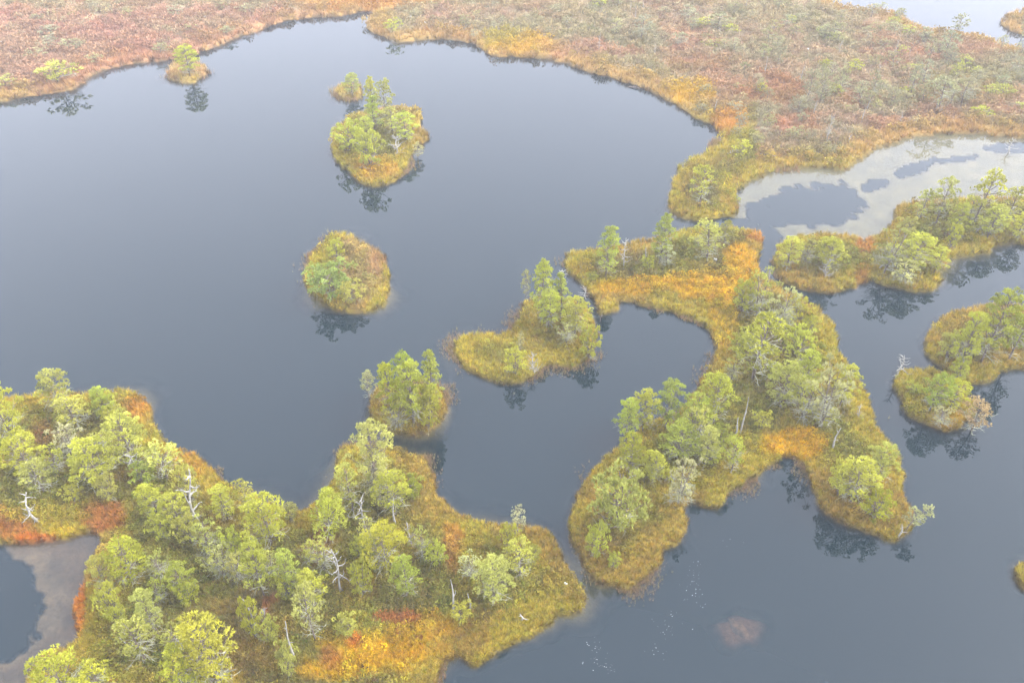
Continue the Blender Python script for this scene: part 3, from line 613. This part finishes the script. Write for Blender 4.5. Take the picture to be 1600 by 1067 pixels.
TREES = [
# left-hand shore, islets in the open lake
(292,119,70,44,'round','Y','yellow green pine alone on the tiny islet by the upper left shore'),
(86,128,100,75,'farbush','P','wide pale low shrub on the red heath at the upper left shore'),
(12,137,118,34,'farbush','P','pale low shrub at the left edge of the upper red heath'),
(612,50,30,30,'farbush','Y','small yellow green shrub on the point where the upper shore juts out'),
(549,151,113,34,'round','P','pale round pine filling the tiny islet above the lone upper island'),
(580,192,119,26,'tall','P','left one of two tall thin hazy pines at the back of the upper island'),
(602,192,121,32,'sparse','P','right one of two tall thin hazy pines at the back of the upper island'),
(584,208,146,32,'tall','G','green pine in front of the two tall hazy pines on the upper island'),
(612,212,166,34,'sparse','P','grey green sparse pine in the middle of the upper island'),
(546,238,190,48,'bush','Y','rounded pine bush on the left side of the upper island'),
(632,224,174,42,'round','G','fresh green pine on the right side of the upper island'),
(573,232,182,36,'round','P','dull green pine between the bushes of the upper island'),
(577,263,206,46,'bush','Y','bright yellow green bush at the front of the upper island'),
(620,238,212,30,'snag_bush',None,'grey leafless bush on the right side of the upper island'),
(652,246,222,20,'sparse','S','small pale pine leaning out at the right edge of the upper island'),
(516,462,412,74,'bush','B','broad blue green pine bush on the round island in the open lake'),
(523,407,374,28,'bush','Y','small light green bush at the back of the round island in the open lake'),
(548,470,440,40,'bush','P','low pale bush at the front of the round island in the open lake'),
(498,440,410,36,'bush','G','small green bush at the left edge of the round island in the open lake'),
# dense little island
(642,660,562,66,'round','Y','largest bright pine in the centre of the small densely wooded island'),
(608,655,566,46,'round','Y','pine on the left side of the small densely wooded island'),
(672,642,546,38,'tall','G','pine rising at the back right of the small densely wooded island'),
(632,640,549,40,'round','G','pine rising at the back of the small densely wooded island'),
(668,670,606,48,'bush','Y','bushy pine at the front right of the small densely wooded island'),
(618,668,622,44,'lichen','P','grey twiggy pine at the front left of the small densely wooded island'),
(574,622,576,26,'sparse','S','thin pale pine standing out to the left of the small densely wooded island'),
# two-lobed island in the middle
(848,498,402,42,'tall','G','tallest slender pine on the two lobed island in the middle'),
(878,500,422,32,'tall','G','second slender pine right of the tallest on the two lobed island'),
(858,510,452,50,'round','G','rounded green pine below the slender pines of the two lobed island'),
(900,522,462,52,'round','Y','yellow round pine on the right lobe of the two lobed island'),
(886,536,500,34,'lichen','S','grey lichen bush below the yellow round pine on the two lobed island'),
(922,560,512,36,'bush','Y','low yellow bush at the right front of the two lobed island'),
(806,586,546,38,'bush','Y','bright green bush on the left lobe of the two lobed island'),
(813,548,517,13,'sparse','S','pale plume like young tree behind the bright bush on the two lobed island'),
(834,583,553,26,'snag_bush',None,'silvery dead bush at the front waterline of the two lobed island'),
(822,468,420,16,'sparse','S','faint grey young pine left of the slender pines on the two lobed island'),
(878,450,418,30,'snag_branchy',None,'grey dead tree behind the slender pines on the two lobed island'),
(913,463,446,22,'snag_branchy',None,'small grey dead tree at the back right of the two lobed island'),
# narrow spit
(950,432,350,42,'tall','G','slender pine at the left end of the narrow golden spit'),
(976,420,372,26,'snag_branchy',None,'silver dead tree right of the slender pine on the golden spit'),
(1036,412,331,40,'tall','G','tall green pine in the middle of the narrow golden spit'),
(1044,416,378,34,'lichen','S','grey lichen twigs at the foot of the tall pine on the golden spit'),
(1108,408,342,54,'sparse','P','wide pale pine with grey branches on the right part of the golden spit'),
(1134,386,342,24,'round','P','small pale pine right of the wide pale pine on the golden spit'),
(1014,420,400,26,'bush','Y','little green bush left of the tall pine on the golden spit'),
(1009,404,386,10,'snag_pole',None,'short grey dead stem left of the tall pine on the golden spit'),
(925,437,425,20,'bush','Y','low tuft of pine left of the slender pine on the golden spit'),
(1098,320,256,42,'sparse','Y','bright pine with bare grey foot on the rounded tip of the heath'),
(1158,247,222,36,'farbush','Y','yellow green bush behind the bright pine on the rounded tip of the heath'),
# main peninsula, upper part
(1190,497,422,58,'lichen','P','pale grey green pine at the neck of the large peninsula'),
(1163,490,440,38,'bush','Y','yellow green bush left of the pale pine at the neck of the large peninsula'),
(1222,512,446,50,'lichen','S','twisted grey lichen pine above the right shore of the large peninsula'),
(1248,498,464,40,'bush','Y','yellow bush on the shore right of the twisted grey pine of the large peninsula'),
(1188,592,484,82,'sparse','Y','big airy pine with a forked pale trunk in the upper large peninsula'),
(1248,555,512,50,'bush','Y','yellow bush on the right shore between the big airy pine and the water'),
(1155,555,520,34,'bush','Y','small bush left of the big airy pine on the large peninsula'),
(1228,640,562,58,'round','P','dull green pine left of the silver pine on the large peninsula'),
(1262,618,545,52,'round','Y','yellow green pine behind the silver pine on the large peninsula'),
(1298,668,558,66,'lichen','S','large silver grey lichen pine in the middle of the large peninsula'),
(1262,655,586,54,'lichen','P','grey green pine in front of the silver pine on the large peninsula'),
(1322,634,568,44,'round','Y','bright pine right of the silver pine on the large peninsula'),
(1306,700,667,12,'snag_pole',None,'thin dead stem above the orange moss of the large peninsula'),
(1343,652,632,16,'snag_bush',None,'tiny grey dead bush near the right shore of the large peninsula'),
# main peninsula, wooded knoll
(1045,668,592,52,'round','G','highest pine at the back of the wooded knoll on the large peninsula'),
(1008,674,606,48,'round','Y','pine left of the highest on the wooded knoll of the large peninsula'),
(982,690,620,46,'round','G','leftmost tall pine of the wooded knoll on the large peninsula'),
(1088,672,612,54,'round','G','pine right of the highest on the wooded knoll of the large peninsula'),
(1122,660,578,58,'round','Y','yellow pine set apart at the upper right of the wooded knoll'),
(1062,716,656,62,'round','G','broad green pine in the middle of the wooded knoll'),
(1090,705,628,46,'lichen','P','grey twiggy pine in the middle of the wooded knoll'),
(1106,728,664,46,'round','P','dull pine at the right of the wooded knoll'),
(986,742,674,48,'round','Y','yellow pine on the left slope of the wooded knoll'),
(1026,752,702,42,'round','Y','small yellow pine in front of the broad green pine on the wooded knoll'),
(1148,738,680,36,'sparse','Y','slim airy pine right of the wooded knoll'),
(1066,786,708,58,'lichen','S','whitish lichen pine at the front of the wooded knoll'),
(974,826,738,96,'bush','P','very wide silvery green bush in front of the wooded knoll'),
(932,868,820,38,'bush','Y','small light bush on the rounded front end of the large peninsula'),
(958,885,862,24,'bush','Y','lowest tiny bush on the rounded front end of the large peninsula'),
(1163,674,618,9,'snag_pole',None,'tall pale dead stem right of the wooded knoll'),
(1152,678,652,8,'snag_pole',None,'short pale dead stem beside the tall pale dead stem'),
(1190,668,640,32,'bush','Y','low yellow bush right of the two pale dead stems'),
# main peninsula, right arm
(1342,784,712,66,'round','Y','large yellow green pine on the right arm of the large peninsula'),
(1378,752,688,54,'round','P','dull green pine behind the large one on the right arm of the peninsula'),
(1316,772,724,46,'bush','Y','bush at the left of the large pine on the right arm of the peninsula'),
(1372,812,768,48,'bush','Y','bright bush at the front of the right arm of the peninsula'),
(1424,830,786,36,'lean','S','pale pine leaning over the water at the end of the right arm'),
(1407,838,818,8,'snag_pole',None,'little dead stem on the end of the right arm of the peninsula'),
# islands by the pale pond
(1234,422,368,42,'round','Y','leftmost yellow pine on the island below the pale pond'),
(1262,410,369,36,'lichen','P','grey green pine second from the left on the island below the pale pond'),
(1300,424,368,50,'round','Y','round yellow pine on the island left of the orange gap'),
(1292,432,404,28,'snag_bush',None,'grey dead bush in front of the round yellow pine left of the orange gap'),
(1392,424,354,54,'lichen','P','left grey pine on the headland right of the orange gap'),
(1432,422,362,60,'round','Y','broad yellow green pine on the headland right of the orange gap'),
(1466,426,384,36,'round','Y','bright pine at the right tip of the headland right of the orange gap'),
(1414,440,400,50,'lichen','S','grey twiggy bush at the front of the headland right of the orange gap'),
(1444,348,294,30,'sparse','P','thin pine at the left of the hazy grove beyond the headland'),
(1474,352,274,38,'sparse','P','second pine from the left in the hazy grove beyond the headland'),
(1536,352,264,48,'sparse','Y','tallest pine with a leaning trunk in the hazy grove beyond the headland'),
(1498,372,316,38,'round','Y','yellow pine at the front of the hazy grove beyond the headland'),
(1490,388,350,22,'bush','Y','tiny yellow bush at the front of the hazy grove beyond the headland'),
(1552,372,318,50,'round','P','round pine in the right half of the hazy grove beyond the headland'),
(1582,352,290,42,'sparse','P','rightmost sparse pine of the hazy grove beyond the headland'),
(1520,346,306,34,'lichen','P','grey pine in the middle of the hazy grove beyond the headland'),
(1596,376,330,40,'round','Y','pine cut by the right edge in the hazy grove beyond the headland'),
(1418,366,338,30,'bush','P','low pale bush at the left end of the hazy grove beyond the headland'),
(1528,368,350,18,'snag_twisted',None,'bent white dead stem at the front of the hazy grove'),
# right island pair
(1514,580,486,56,'round','Y','yellow green pine at the front of the right hand island'),
(1556,566,450,62,'round','G','tallest pine of the right hand island'),
(1596,562,468,46,'sparse','G','pine at the right edge of the photo on the right hand island'),
(1484,560,520,46,'bush','P','low bush on the left side of the right hand island'),
(1498,592,562,28,'bush','Y','small bush in the gap between the right hand island and the islet below'),
(1464,642,580,50,'round','G','blue green pine on the islet of the right pond'),
(1492,640,590,42,'round','Y','yellow pine on the right of the islet in the right pond'),
(1476,664,632,38,'lichen','S','grey twiggy bush at the front of the islet in the right pond'),
(1407,587,553,26,'snag_branchy',None,'white dead tree at the left tip of the islet in the right pond'),
(1528,672,622,50,'sparse','K','pinkish brown tree leaning over the water right of the islet'),
(1430,612,596,26,'bush','Y','tiny bush on the left of the islet in the right pond'),
# bottom left shore, upper lobe
(4,700,590,72,'round','Y','big pine cut by the left edge of the photo'),
(86,642,574,54,'round','P','pine with a round crown standing clear against the lake at left'),
(112,668,618,56,'sparse','P','pale pine in front of the round crowned one at the left shore'),
(160,652,603,42,'round','Y','bright pine at the far tip of the left shore'),
(178,668,636,34,'bush','Y','small yellow bush below the bright pine at the far tip of the left shore'),
(34,745,676,64,'round','Y','yellow green pine near the left edge above the white dead tree'),
(144,758,680,84,'round','Y','broad bright pine in the middle of the left shore'),
(196,728,642,72,'round','P','pale pine at the right of the upper left wood'),
(104,712,664,50,'lichen','S','grey twiggy pine left of the broad bright pine on the left shore'),
(252,748,690,58,'sparse','P','pale sparse pine above the shore bend at left'),
(58,770,712,54,'sparse','P','sparse pine behind the white dead tree at left'),
(166,782,742,42,'bush','P','pale bush below the broad bright pine on the left shore'),
(112,782,756,34,'bush','Y','low bush right of the white dead tree at left'),
(208,748,702,30,'snag_twisted',None,'crooked grey dead tree between the pines of the left shore'),
(48,812,774,44,'snag_twisted',None,'white dead tree with spread arms near the left edge'),
(303,828,735,40,'snag_twisted',None,'tall white crooked dead tree above the bay'),
# central thicket
(238,806,754,60,'round','Y','yellow pine left of the tall white crooked dead tree'),
(272,822,766,48,'round','Y','small round pine just left of the tall white crooked dead tree'),
(348,812,754,58,'round','Y','pine right of the tall white crooked dead tree'),
(382,800,748,42,'sparse','P','pale pine at the shore left of the large bay pine'),
(414,852,768,92,'round','Y','large pine at the shore of the bay'),
(452,812,784,30,'bush','S','small grey bush at the very tip of the bay'),
(512,838,758,68,'tall','Y','bright yellow conical pine right of the bay'),
(546,802,720,52,'sparse','P','pale pine left of the forked dead tree'),
(580,768,656,72,'round','P','pine crowning the point below the dense island'),
(586,768,720,56,'lichen','S','grey twigs under the pine crowning the point'),
(614,800,732,70,'round','Y','yellow green pine below the point near the right shore'),
(644,778,742,44,'bush','Y','yellow bush on the right shore below the point'),
(566,822,774,36,'snag_branchy',None,'forked white dead tree below the point'),
(615,818,778,10,'snag_pole',None,'bare trunk right of the forked white dead tree'),
(641,855,816,26,'snag_bush',None,'grey brushy dead tree below the right shore bushes'),
(526,922,854,44,'snag_branchy',None,'big silver dead tree with short side branches in the thicket'),
(400,930,838,62,'round','G','tall dense light green pine in the middle of the thicket'),
(450,926,856,48,'round','G','green pine right of the tall dense one in the thicket'),
(488,946,890,62,'round','Y','yellowish pine left of the big silver dead tree'),
(600,890,812,84,'round','Y','wide yellow green pine right of the big silver dead tree'),
(632,934,866,58,'round','G','green pine below the wide yellow green one'),
(566,930,880,46,'bush','Y','low bush just right of the big silver dead tree'),
(482,1000,902,58,'sparse','P','airy pine in the lower thicket above the orange moss'),
(196,910,838,80,'round','Y','round pine at the corner of the brown pond'),
(158,930,868,50,'round','P','pale pine hanging over the brown pond'),
(282,934,876,52,'round','G','green pine in the left thicket'),
(248,900,856,46,'lichen','P','grey green pine in the left thicket'),
(232,990,916,58,'round','P','pale pine above the orange rim of the brown pond'),
(212,1030,962,72,'sparse','P','sparse pine below the pale one near the brown pond'),
(322,1075,955,112,'round','Y','very large bright pine at the bottom edge'),
(280,1090,1000,60,'round','Y','pine at the bottom edge left of the very large bright one'),
(92,1095,1014,96,'round','Y','broad bright pine at the bottom left beside the brown pond'),
(150,1085,1030,60,'sparse','Y','yellow sparse pine right of the broad one at the bottom left'),
(318,868,812,58,'lichen','P','grey twiggy pine in the heart of the thicket'),
(344,902,848,48,'lichen','S','silver twigs left of the tall dense light green pine'),
(292,850,806,44,'bush','P','pale bush in the heart of the thicket'),
(366,872,826,42,'bush','Y','yellow bush behind the tall dense light green pine'),
(250,842,800,44,'bush','Y','yellow bush above the round corner pine'),
(560,866,838,40,'bush','Y','bush behind the big silver dead tree'),
(680,880,846,42,'bush','Y','bush on the golden slope right of the thicket'),
(420,1000,958,44,'bush','P','low bush between the two bare trunks'),
(540,990,960,48,'bush','P','low bush above the red rim of the orange moss'),
(392,992,932,8,'snag_pole',None,'upright bare trunk below the tall dense light green pine'),
(452,1026,970,8,'snag_pole',None,'slanting bare trunk left of the airy pine'),
(412,968,948,22,'snag_bush',None,'broken grey stump right of the upright bare trunk'),
(182,975,945,36,'bush','Y','low bush inside the orange rim beside the brown pond'),
# golden point
(772,940,862,68,'round','P','pale green pine on the golden point'),
(736,900,864,38,'lichen','S','grey dead looking bush left of the pale green pine on the golden point'),
(798,862,820,36,'bush','Y','yellow bush at the back of the golden point'),
(812,900,842,50,'sparse','P','grey green pine right of the pale green one on the golden point'),
(808,834,789,28,'sparse','S','thin stemmed bare tree against the water on the golden point'),
(832,876,850,26,'bush','Y','small bush near the right shore of the golden point'),
(707,958,902,18,'snag_pole',None,'small dead tree left of the pale green pine on the golden point'),
(734,950,926,7,'snag_pole',None,'short bare stub beside the small dead tree on the golden point'),
(722,968,940,36,'bush','Y','low green bush on the golden point above the shore'),
(815,968,958,5,'snag_pole',None,'tiny pale stick in the gold moss near the lower shore'),
# far heath, ones that stand out
(1499,56,22,34,'far','F','hazy pine standing out against the far upper right pond'),
(1482,92,48,34,'far','F','hazy pine below the one against the far upper right pond'),
(1378,22,2,20,'far','F','small hazy pine at the edge of the far pond'),
(1404,32,12,14,'far','F','tiny hazy pine at the edge of the far pond'),
(1190,150,128,20,'far','Y','small yellow pine in the red patch of the heath'),
(1288,108,92,24,'farbush','Y','yellow tuft in the middle of the heath'),
(1336,118,92,26,'far','Y','yellowish pine right of the yellow tuft in the heath'),
(1415,150,135,22,'farbush','Y','yellow tuft in the right part of the heath'),
(1472,178,118,46,'far','F','pale pine with a slanting white trunk in the right heath'),
(1508,168,118,44,'far','F','dull pine beside the one with a slanting white trunk'),
(1532,182,162,40,'farbush','Y','light green bush near the right end of the heath shore'),
(1004,66,24,40,'far','F','pale pine near the top of the heath above the gold bank'),
(1122,50,20,46,'far','F','pale green pine at the top of the heath'),
(1098,42,26,30,'far','Y','small light pine left of the pale green one at the top'),
(936,16,-8,24,'far','Y','light pine cut by the top edge'),
(1296,225,178,12,'snag_bush',None,'thin grey dead tree above the heath shore'),
(1464,176,152,8,'snag_pole',None,'slanting white trunk in the right heath'),
(1400,95,60,10,'snag_branchy',None,'thin grey snag in the hazy heath'),
(1312,90,62,12,'snag_branchy',None,'grey dead tree in the middle of the heath'),
(1166,18,-4,8,'snag_pole',None,'white dead stem cut by the top edge'),
(1328,222,210,6,'snag_pole',None,'tiny dead stick by the pale pond shore'),
(1580,238,216,26,'snag_branchy',None,'dark twiggy dead tree standing in the pale pond'),
(1600,62,30,20,'far','F','hazy pine on the islet at the far upper right'),
]
NAMES = {'pinkish brown tree leaning over the water right of the islet': 'autumn_tree', 'thin stemmed bare tree against the water on the golden point': 'bare_tree'}
for (cx, by, ty, w, kind, tint, lab) in TREES:
    place(cx, by, ty, w, kind, tint, lab, az=(math.pi*0 if kind == 'lean' else None), name=NAMES.get(lab))

# thicket of the far heath: look-alikes
def inside_px(u, v):
    g = gp(u, v); X = np.array([g[0]]); Y = np.array([g[1]]); return signed_distance(X, Y)[0]
random.seed(21)
def fill(n, fn, kinds, tints, label, group, hr, wr):
    k = 0; tries = 0; pts = []
    while k < n and tries < n*60:
        tries += 1; u, v = fn()
        if inside_px(u, v) < 1.2: continue
        sc = (v+467)/1000.
        if any(abs(u-a) < 24*sc and abs(v-b) < 10*sc for a, b in pts): continue
        pts.append((u, v)); k += 1
        h = random.uniform(*hr)*sc*(1 if random.random() < .75 else 1.5)
        place(u, v, v-h, random.uniform(*wr)*sc, random.choice(kinds), random.choice(tints), label, group=group)
def zone(boxes):
    def f():
        a = random.choice(boxes); return random.uniform(a[0], a[2]), random.uniform(a[1], a[3])
    return f
W1 = 'in the thicket '
for n_, bx_, ph in [(16, [(870,-20,1100,60)], W1+'at the top of the heath behind the gold bank'), (24, [(1100,-10,1290,70),(1060,40,1250,110)], W1+'at the top middle of the heath'),
        (20, [(1250,40,1440,120),(1300,20,1420,60)], W1+'along the far pond'), (20, [(1250,110,1430,190)], W1+'in the centre of the heath'), (34, [(1430,70,1620,150),(1430,110,1620,195)], W1+'at the right end of the heath')]:
    fill(n_//2, zone(bx_), ['far'], 'FFH', 'small hazy pine '+ph, 'hazy pines '+ph[7:], (34, 58), (30, 50))
    fill(n_//2, zone(bx_), ['farbush'], 'FFHP', 'low hazy bush '+ph, 'hazy bushes '+ph[7:], (18, 34), (34, 66))
fill(12, zone([(1180,150,1450,240)]), ['farbush'], 'FHH', 'low bog shrub in the red brown heath above the pale pond', 'low shrubs of the heath above the pale pond', (14, 30), (24, 46))
fill(10, zone([(1080,100,1200,220)]), ['farbush'], 'FHH', 'low bog shrub in the red brown heath beside the orange bank', 'low shrubs beside the orange bank', (14, 30), (24, 46))
fill(12, zone([(700,5,1000,60)]), ['farbush','far'], 'FHF', 'low bog shrub in the brown heath above the gold bank', 'low shrubs above the gold bank', (14, 30), (24, 46))
fill(22, zone([(-60,0,430,100)]), ['farbush'], 'FHF', 'low pale shrub on the open red heath at the upper left', 'low pale shrubs on the open red heath', (8, 18), (36, 66))
fill(20, zone([(870,0,1200,90),(1100,80,1550,200)]), ['snag_pole','snag_branchy'], [None], 'thin grey dead stem in the hazy heath', 'thin dead stems in the heath', (30, 46), (8, 18))
for n_, bx_, ph in [(9, [(150,780,330,1060)], 'beside the brown pond'), (9, [(330,820,480,1060)], 'around the tall dense light green pine'), (8, [(480,830,680,960)], 'around the big silver dead tree'), (7, [(0,650,240,770)], 'near the left edge of the photo')]:
    fill(n_*2//3, zone(bx_), ['bush','lichen','bush'], 'YPPYG', 'small undergrowth pine '+ph, 'undergrowth pines '+ph, (22, 36), (26, 40))
fill(7, zone([(960,640,1140,760)]), ['bush','bush','lichen'], 'YPY', 'small undergrowth pine among the trees of the wooded knoll', 'undergrowth pines of the wooded knoll', (16, 28), (22, 34))
fill(9, zone([(1140,470,1300,690)]), ['bush','bush','lichen'], 'YPY', 'small undergrowth pine on the upper part of the large peninsula', 'undergrowth pines of the upper peninsula', (16, 28), (22, 34))

# ------------------------------------------------------------------ stones, logs, submerged rock
def rock_mesh(name, mat, seed, sx=1, sy=.8, sz=.5):
    rr = random.Random(seed); import bmesh
    bm = bmesh.new(); bmesh.ops.create_icosphere(bm, subdivisions=3, radius=1)
    ks = [(Vector((rr.gauss(0,1), rr.gauss(0,1), rr.gauss(0,1))).normalized(), rr.uniform(.55, .9)) for _ in range(9)]
    for v in bm.verts:
        for n_, d_ in ks:
            q_ = v.co.dot(n_)
            if q_ > d_: v.co -= n_*(q_-d_)*.8
        v.co.x *= sx; v.co.y *= sy; v.co.z *= sz
    me = bpy.data.meshes.new(name); bm.to_mesh(me); bm.free(); me.materials.append(mat); return me
stones = [rock_mesh('pale_stone', M_stone, s) for s in (1, 2, 3)]
for i, (px, py, w, lab) in enumerate([
    (278,28,7,'white stone on the red heath, upper of the pair above the lone islet pine'),(276,44,5,'white stone on the red heath, lower of the pair above the lone islet pine'),
    (322,30,6,'white stone on the red heath right of the pair'),(243,68,7,'white stone close to the upper left shore by the islet pine'),(6,71,9,'white stone at the left edge of the heath'),
    (87,57,6,'pale stone in the middle of the upper left heath'),(398,20,5,'small white stone near the top of the left heath'),(938,70,9,'large white stone above the gold bank of the heath'),
    (640,32,9,'pale slab on the point of the upper shore, left one'),(664,40,8,'pale slab on the point of the upper shore, right one'),(1260,82,7,'white stone in the middle of the grey heath'),
    (1405,78,7,'yellowish white stone in the hazy right heath'),(1115,411,9,'white stone at the foot of the wide pale pine on the golden spit'),(722,26,6,'small pale stone at the top of the heath'),
    (884,914,6,'white stone on the right tip of the golden point')]):
    g = gp(px, py, .3); z = ground_z(g[0], g[1]); o = bpy.data.objects.new('pale_stone', stones[i % 3]); S.collection.objects.link(o)
    s_ = w*depth(g[1])/F*.5; o.location = (g[0], g[1], z+.16+s_*.2); o.scale = (s_, s_, s_*1.1); o.rotation_euler = (0, 0, i*1.3)
    tag(o, lab, 'stone')
def log(px0, py0, px1, py1, r, mat, lab, z=.35):
    a = Vector(gp(px0, py0, z)); b_ = Vector(gp(px1, py1, z+.1)); m = MB(); o0 = a.copy()
    pts = [Vector((0, 0, 0)).lerp(b_-a, t)+Vector((random.uniform(-1, 1)*.05, random.uniform(-1, 1)*.05, .05*math.sin(t*3))) for t in np.linspace(0, 1, 6)]
    m.tube(pts, [r*(1-.5*i/5) for i in range(6)], 7)
    for t in (2, 3): m.tube([pts[t], pts[t]+Vector((.1, .2, .25)), pts[t]+Vector((.15, .35, .4))], [r*.4, r*.3, .01], 4)
    o = bpy.data.objects.new('fallen_log', m.mesh('fallen_log', mat, True)); S.collection.objects.link(o); o.location = a
    tag(o, lab, 'log'); return o
log(983,136,999,138,.12,M_log,'dark log at the waterline of the upper heath shore',.02)
log(1188,240,1212,244,.07,M_silver,'pale fallen branch right of the yellow bush on the rounded tip of the heath',.6)
log(1136,240,1148,238,.07,M_silver,'short pale log left of the yellow bush on the rounded tip of the heath',.6)
log(1078,322,1098,318,.06,M_silver,'grey fallen branch at the foot of the bright pine on the rounded tip',.5)
log(1374,418,1392,404,.05,M_silver,'leaning grey stick in the headland pines',.9)
log(984,745,1000,741,.05,M_silver,'pale branch lying among the pines of the wooded knoll',.6)
log(330,1035,346,1048,.05,M_silver,'pale stick lying in front of the very large bright pine',.7)
log(183,992,196,1004,.04,M_silver,'thin pale stick inside the orange rim of the brown pond',.6)
log(940,492,938,503,.04,M_log,'dark stub standing in the water at the end of the golden spit',.0)

# submerged boulder with its skirt of silt
M_silt = bark_mat('brown_silt', (.085,.05,.04), (.22,.13,.1), 5)
g = gp(1152, 985, -.45)
e = empty('sunken_boulder', (g[0], g[1], -.5)); tag(e, 'pinkish brown boulder lying just under the water at lower right', 'boulder')
rk = bpy.data.objects.new('boulder', rock_mesh('boulder', M_silt, 11, .55, .95, .42)); S.collection.objects.link(rk); rk.parent = e; rk.rotation_euler = (0, 0, .5)

# white specks of down and foam on the lower water
m, t, b, N, L = newmat('white_down'); b.inputs['Base Color'].default_value = (.38, .38, .38, 1)
fv, ff = [], []
PATHS = [((1085,868),(1094,905),14),((1078,900),(1085,945),14),((1072,915),(1095,945),10),((1055,950),(1030,978),10),((1030,990),(1065,980),12),((1020,1010),(1045,1030),10),((925,1000),(955,1050),26),((905,1030),(965,1045),16),((1110,842),(1175,846),4),((660,1040),(680,1060),3),((905,860),(925,905),5),((995,930),(1000,935),2)]
for (a, b2, n_) in PATHS:
    for _ in range(n_):
        t_ = random.random(); p = gp(a[0]+(b2[0]-a[0])*t_+random.gauss(0, 9), a[1]+(b2[1]-a[1])*t_+random.gauss(0, 5))
        s_ = random.choice([.008,.01,.013,.02]); i0 = len(fv)
        for k in range(6): w = k*1.047; fv.append((p[0]+math.cos(w)*s_*random.uniform(.7, 1.2), p[1]+math.sin(w)*s_, .008))
        fv.append((p[0], p[1], .008+s_*.6))
        for k in range(6): ff.append((i0+k, i0+(k+1) % 6, i0+6))
mesh_obj('floating_down', fv, ff, m)['kind'] = 'stuff'
